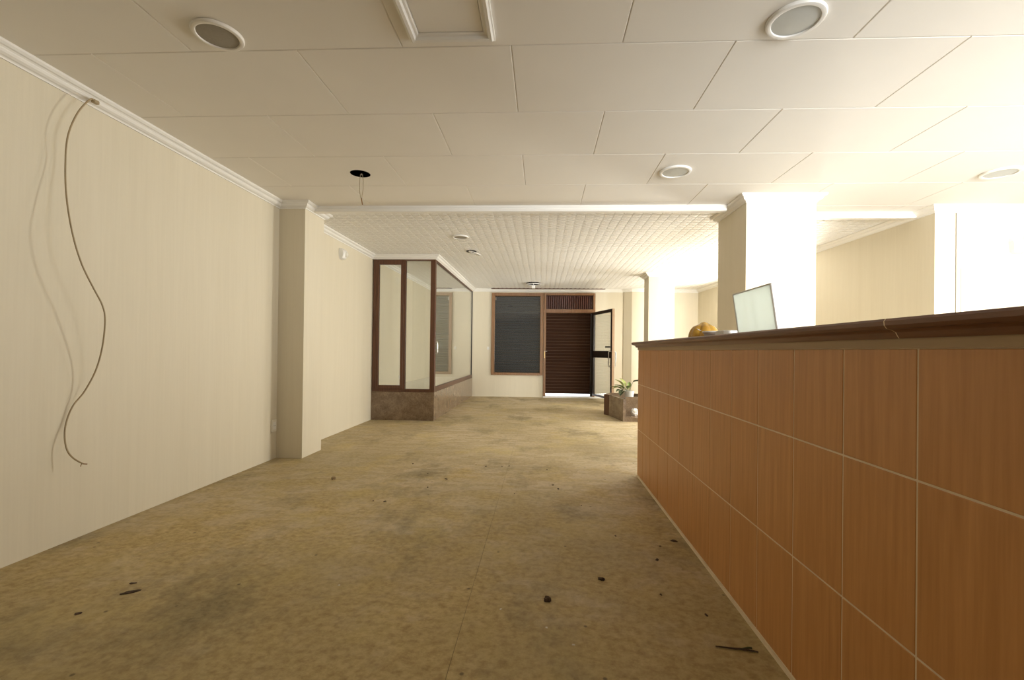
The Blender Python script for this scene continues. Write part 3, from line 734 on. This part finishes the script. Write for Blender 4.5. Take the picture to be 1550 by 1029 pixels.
# ------------------------------------------------------------------ planter, plant, white lump
PL = [(1.285, 7.25), (1.325, 7.25), (1.37, 7.60), (1.95, 7.60), (1.95, 8.05), (1.62, 8.32), (1.22, 8.32), (1.092, 8.05), (1.16, 7.90), (1.215, 7.67)]
cx_, cy_ = 1.50, 7.85
t = thing('planter', 'low many-sided planter box faced with polished brown marble', 'planter', (cx_, cy_, 0))
loc = [(x - cx_, y - cy_) for x, y in PL]
def inset(P, k): return [(x * k, y * k) for x, y in P]
HT = .355; nP = len(loc)
li = inset(loc, .93)
MB().prism(li, 0, .27).build('soil', 'soil', t)
for i in range(nP):
    a, b_ = loc[i], loc[(i + 1) % nP]; c_, d_ = li[(i + 1) % nP], li[i]
    MB().prism([a, b_, c_, d_], 0.0, HT).build('marble_slab', 'frame_wood' if i == 7 else 'marble', t)
MB().prism([(x - cx_, y - cy_) for x, y in [(1.327, 7.25), (1.95, 7.25), (1.95, 7.598), (1.372, 7.598)]], 0, .07).build('marble_step', 'marble', t)
t = thing('potted_plant', 'small green leafy plant in a white pot standing in the planter', 'potted plant', (1.49, 7.85, .271))
MB().lathe([(0, 0), (.06, 0), (.08, .12), (.086, .165), (.078, .165), (.072, .13), (0, .13)], n=28).build('pot', 'pot', t, smooth=True)
def leaf_mesh(L, W, bend, mat):
    mb = MB(); n = 7; vs = []; fs = []
    for i in range(n):
        s = i / (n - 1); w_ = W * math.sin(math.pi * min(1, s * .92 + .06)) ** .8
        z = bend * s * s * L
        for k, q in ((-1, .0), (0, -.12 * W), (1, .0)): vs.append((s * L, k * w_ / 2, z + q + abs(k) * .15 * w_))
    top = len(vs); vs += [(x, y, z - .0015) for x, y, z in vs]
    for i in range(n - 1):
        for k in range(2):
            a = i * 3 + k; fs.append((a, a + 1, a + 4, a + 3)); fs.append((top + a, top + a + 3, top + a + 4, top + a + 1))
    rim_ = [0, 1, 2] + [3 * i + 2 for i in range(1, n)] + [3 * (n - 1) + 1] + [3 * i for i in range(n - 1, 0, -1)]
    for a, b_ in zip(rim_, rim_[1:] + rim_[:1]): fs.append((a, b_, top + b_, top + a))
    mb.add(vs, fs); return mb
L_ = [(-2.3, 25, .17, .085, 'leaf_dark', -.10, .17), (2.9, 35, .17, .075, 'leaf', -.10, .20), (-2.6, 62, .19, .07, 'leaf_pale', -.08, .24), (2.2, 70, .17, .07, 'leaf_pale', -.04, .24),
      (-.5, 25, .15, .10, 'leaf_dark', .04, .33), (-1.4, 50, .14, .08, 'leaf', -.04, .20), (3.3, 20, .15, .07, 'leaf_pale', -.10, .22), (-2.0, 5, .16, .10, 'leaf_dark', -.10, .16), (1.4, 65, .14, .07, 'leaf', 0, .21), (-2.9, 45, .16, .075, 'leaf', -.06, .21)]
for (az, el, Ln, Wd, mt, sx, sh) in L_:
    tip = Vector((math.cos(az) * .03 + sx, math.sin(az) * .03, sh))
    mm = Matrix.Translation(tip) @ Matrix.Rotation(az, 4, 'Z') @ Matrix.Rotation(-math.radians(el), 4, 'Y')
    leaf_mesh(Ln, Wd, -.5, mt).xf(mm).build('leaf', mt, t, smooth=True)
    MB().tube([(0, 0, .12), (tip.x * .5, tip.y * .5, .12 + (sh - .12) * .65), tuple(tip)], .0035, 6).build('stem', 'leaf_dark', t)
t = thing('white_lump', 'crumpled white lump on the low marble step of the planter', 'paper lump', (1.50, 7.44, .071))
bm = bmesh.new(); bmesh.ops.create_icosphere(bm, subdivisions=3, radius=.062)
for v in bm.verts:
    k = 1 + random.uniform(-.14, .14); v.co = Vector((v.co.x * k * 1.0, v.co.y * k * .85, v.co.z * k * 1.0 + .055))
    if v.co.z < .004: v.co.z = 0.0
me = bpy.data.meshes.new('crumpled_body'); bm.to_mesh(me); bm.free(); me.materials.append(M['white_board']); link('crumpled_body', me, t)

# ------------------------------------------------------------------ debris on the floor
def clump(r, flat, seed, stretch=1.0):
    rnd = random.Random(seed); bm = bmesh.new(); bmesh.ops.create_icosphere(bm, subdivisions=2, radius=r)
    for v in bm.verts:
        k = 1 + rnd.uniform(-.35, .35)
        v.co = Vector((v.co.x * k * stretch, v.co.y * k, max(0, v.co.z * k * flat + r * flat * .5)))
    me = bpy.data.meshes.new('debris_clump'); bm.to_mesh(me); bm.free(); return me
DB = [(.297, 2.22, .020, .6, 1.3, 'debris', 'dark brown clump of dirt on the floor, the one nearer the bar'),
      (.034, 2.016, .022, .8, 1.2, 'debris', 'dark pointed clump of dirt on the floor near the long seam'),
      (-1.742, 3.762, .026, .8, 1.3, 'debris_tan', 'tan crumb of plaster on the floor near the half pillar'),
      (-1.823, 1.955, .020, .3, 2.6, 'debris', 'thin dark sliver on the floor below the hanging cable'),
      (-1.884, 2.03, .012, .3, 2.0, 'debris', 'tiny dark flake beside the sliver below the cable'),
      (-1.888, 1.784, .014, .4, 1.4, 'debris', 'small dark crumb on the bare floor near the left wall foot'),
      (.779, 2.70, .020, .4, 1.6, 'debris', 'dark scrap of dirt lying against the foot of the bar')]
for i, (x, y, r, fl_, st_, mt, lab) in enumerate(DB):
    me = clump(r * .62, fl_, i, st_); me.materials.append(M[mt]); o = link('debris_clump', me, None, (x, y, 0), random.uniform(-1, 1)); tag(o, lab, 'debris', 'debris scattered on the floor')
SM = [(-1.209, 3.248), (-1.12, 3.24), (-1.228, 4.327), (-.367, 4.307), (.057, 4.227), (.141, 3.649), (-.805, 3.845), (.292, 3.273), (-.62, 4.34), (-.52, 4.30), (-.30, 4.33), (.62, 2.45), (.68, 2.62), (.70, 1.95), (.55, 2.10), (-.9, 3.6), (-.2, 3.5), (.45, 2.75), (.1, 3.75), (-1.0, 4.0)]
for i, (x, y) in enumerate(SM):
    me = clump(random.uniform(.004, .008), .5, 50 + i, random.uniform(1, 2)); me.materials.append(M['debris']); o = link('dirt_crumb', me, None, (x, y, 0), random.uniform(-2, 2))
    if x > .4: tag(o, 'tiny dark crumb of dirt near the foot of the bar', 'debris', 'tiny crumbs near the bar')
    elif y > 3.95: tag(o, 'tiny dark crumb in the loose line across the floor level with the half pillar', 'debris', 'tiny crumbs level with the half pillar')
    else: tag(o, 'tiny dark crumb of dirt on the open floor between cable wall and bar', 'debris', 'tiny crumbs on the open floor')
WH = [(-1.59, 3.517), (-.163, 1.936), (.03, 1.82), (.13, 1.72), (-.93, 2.08)]
for i, (x, y) in enumerate(WH):
    me = clump(.004, .4, 80 + i, 1.5); me.materials.append(M['paper']); o = link('paper_fleck', me, None, (x, y, 0), i)
    tag(o, 'tiny white paper fleck on the vinyl floor', 'debris', 'white flecks on the floor')
t = thing('twig', 'thin broken twig on the floor beside the bar', 'twig', (.735, 1.73, 0))
MB().tube([(-.075, .012, .004), (-.02, .002, .005), (.03, -.004, .006), (.07, -.012, .004)], [.002, .003, .004, .0025], 6).build('stick', 'debris', t)
MB().tube([(.015, -.002, .006), (.04, .004, .008), (.055, .008, .005)], .0035, 6).build('stick', 'leaf_dark', t)
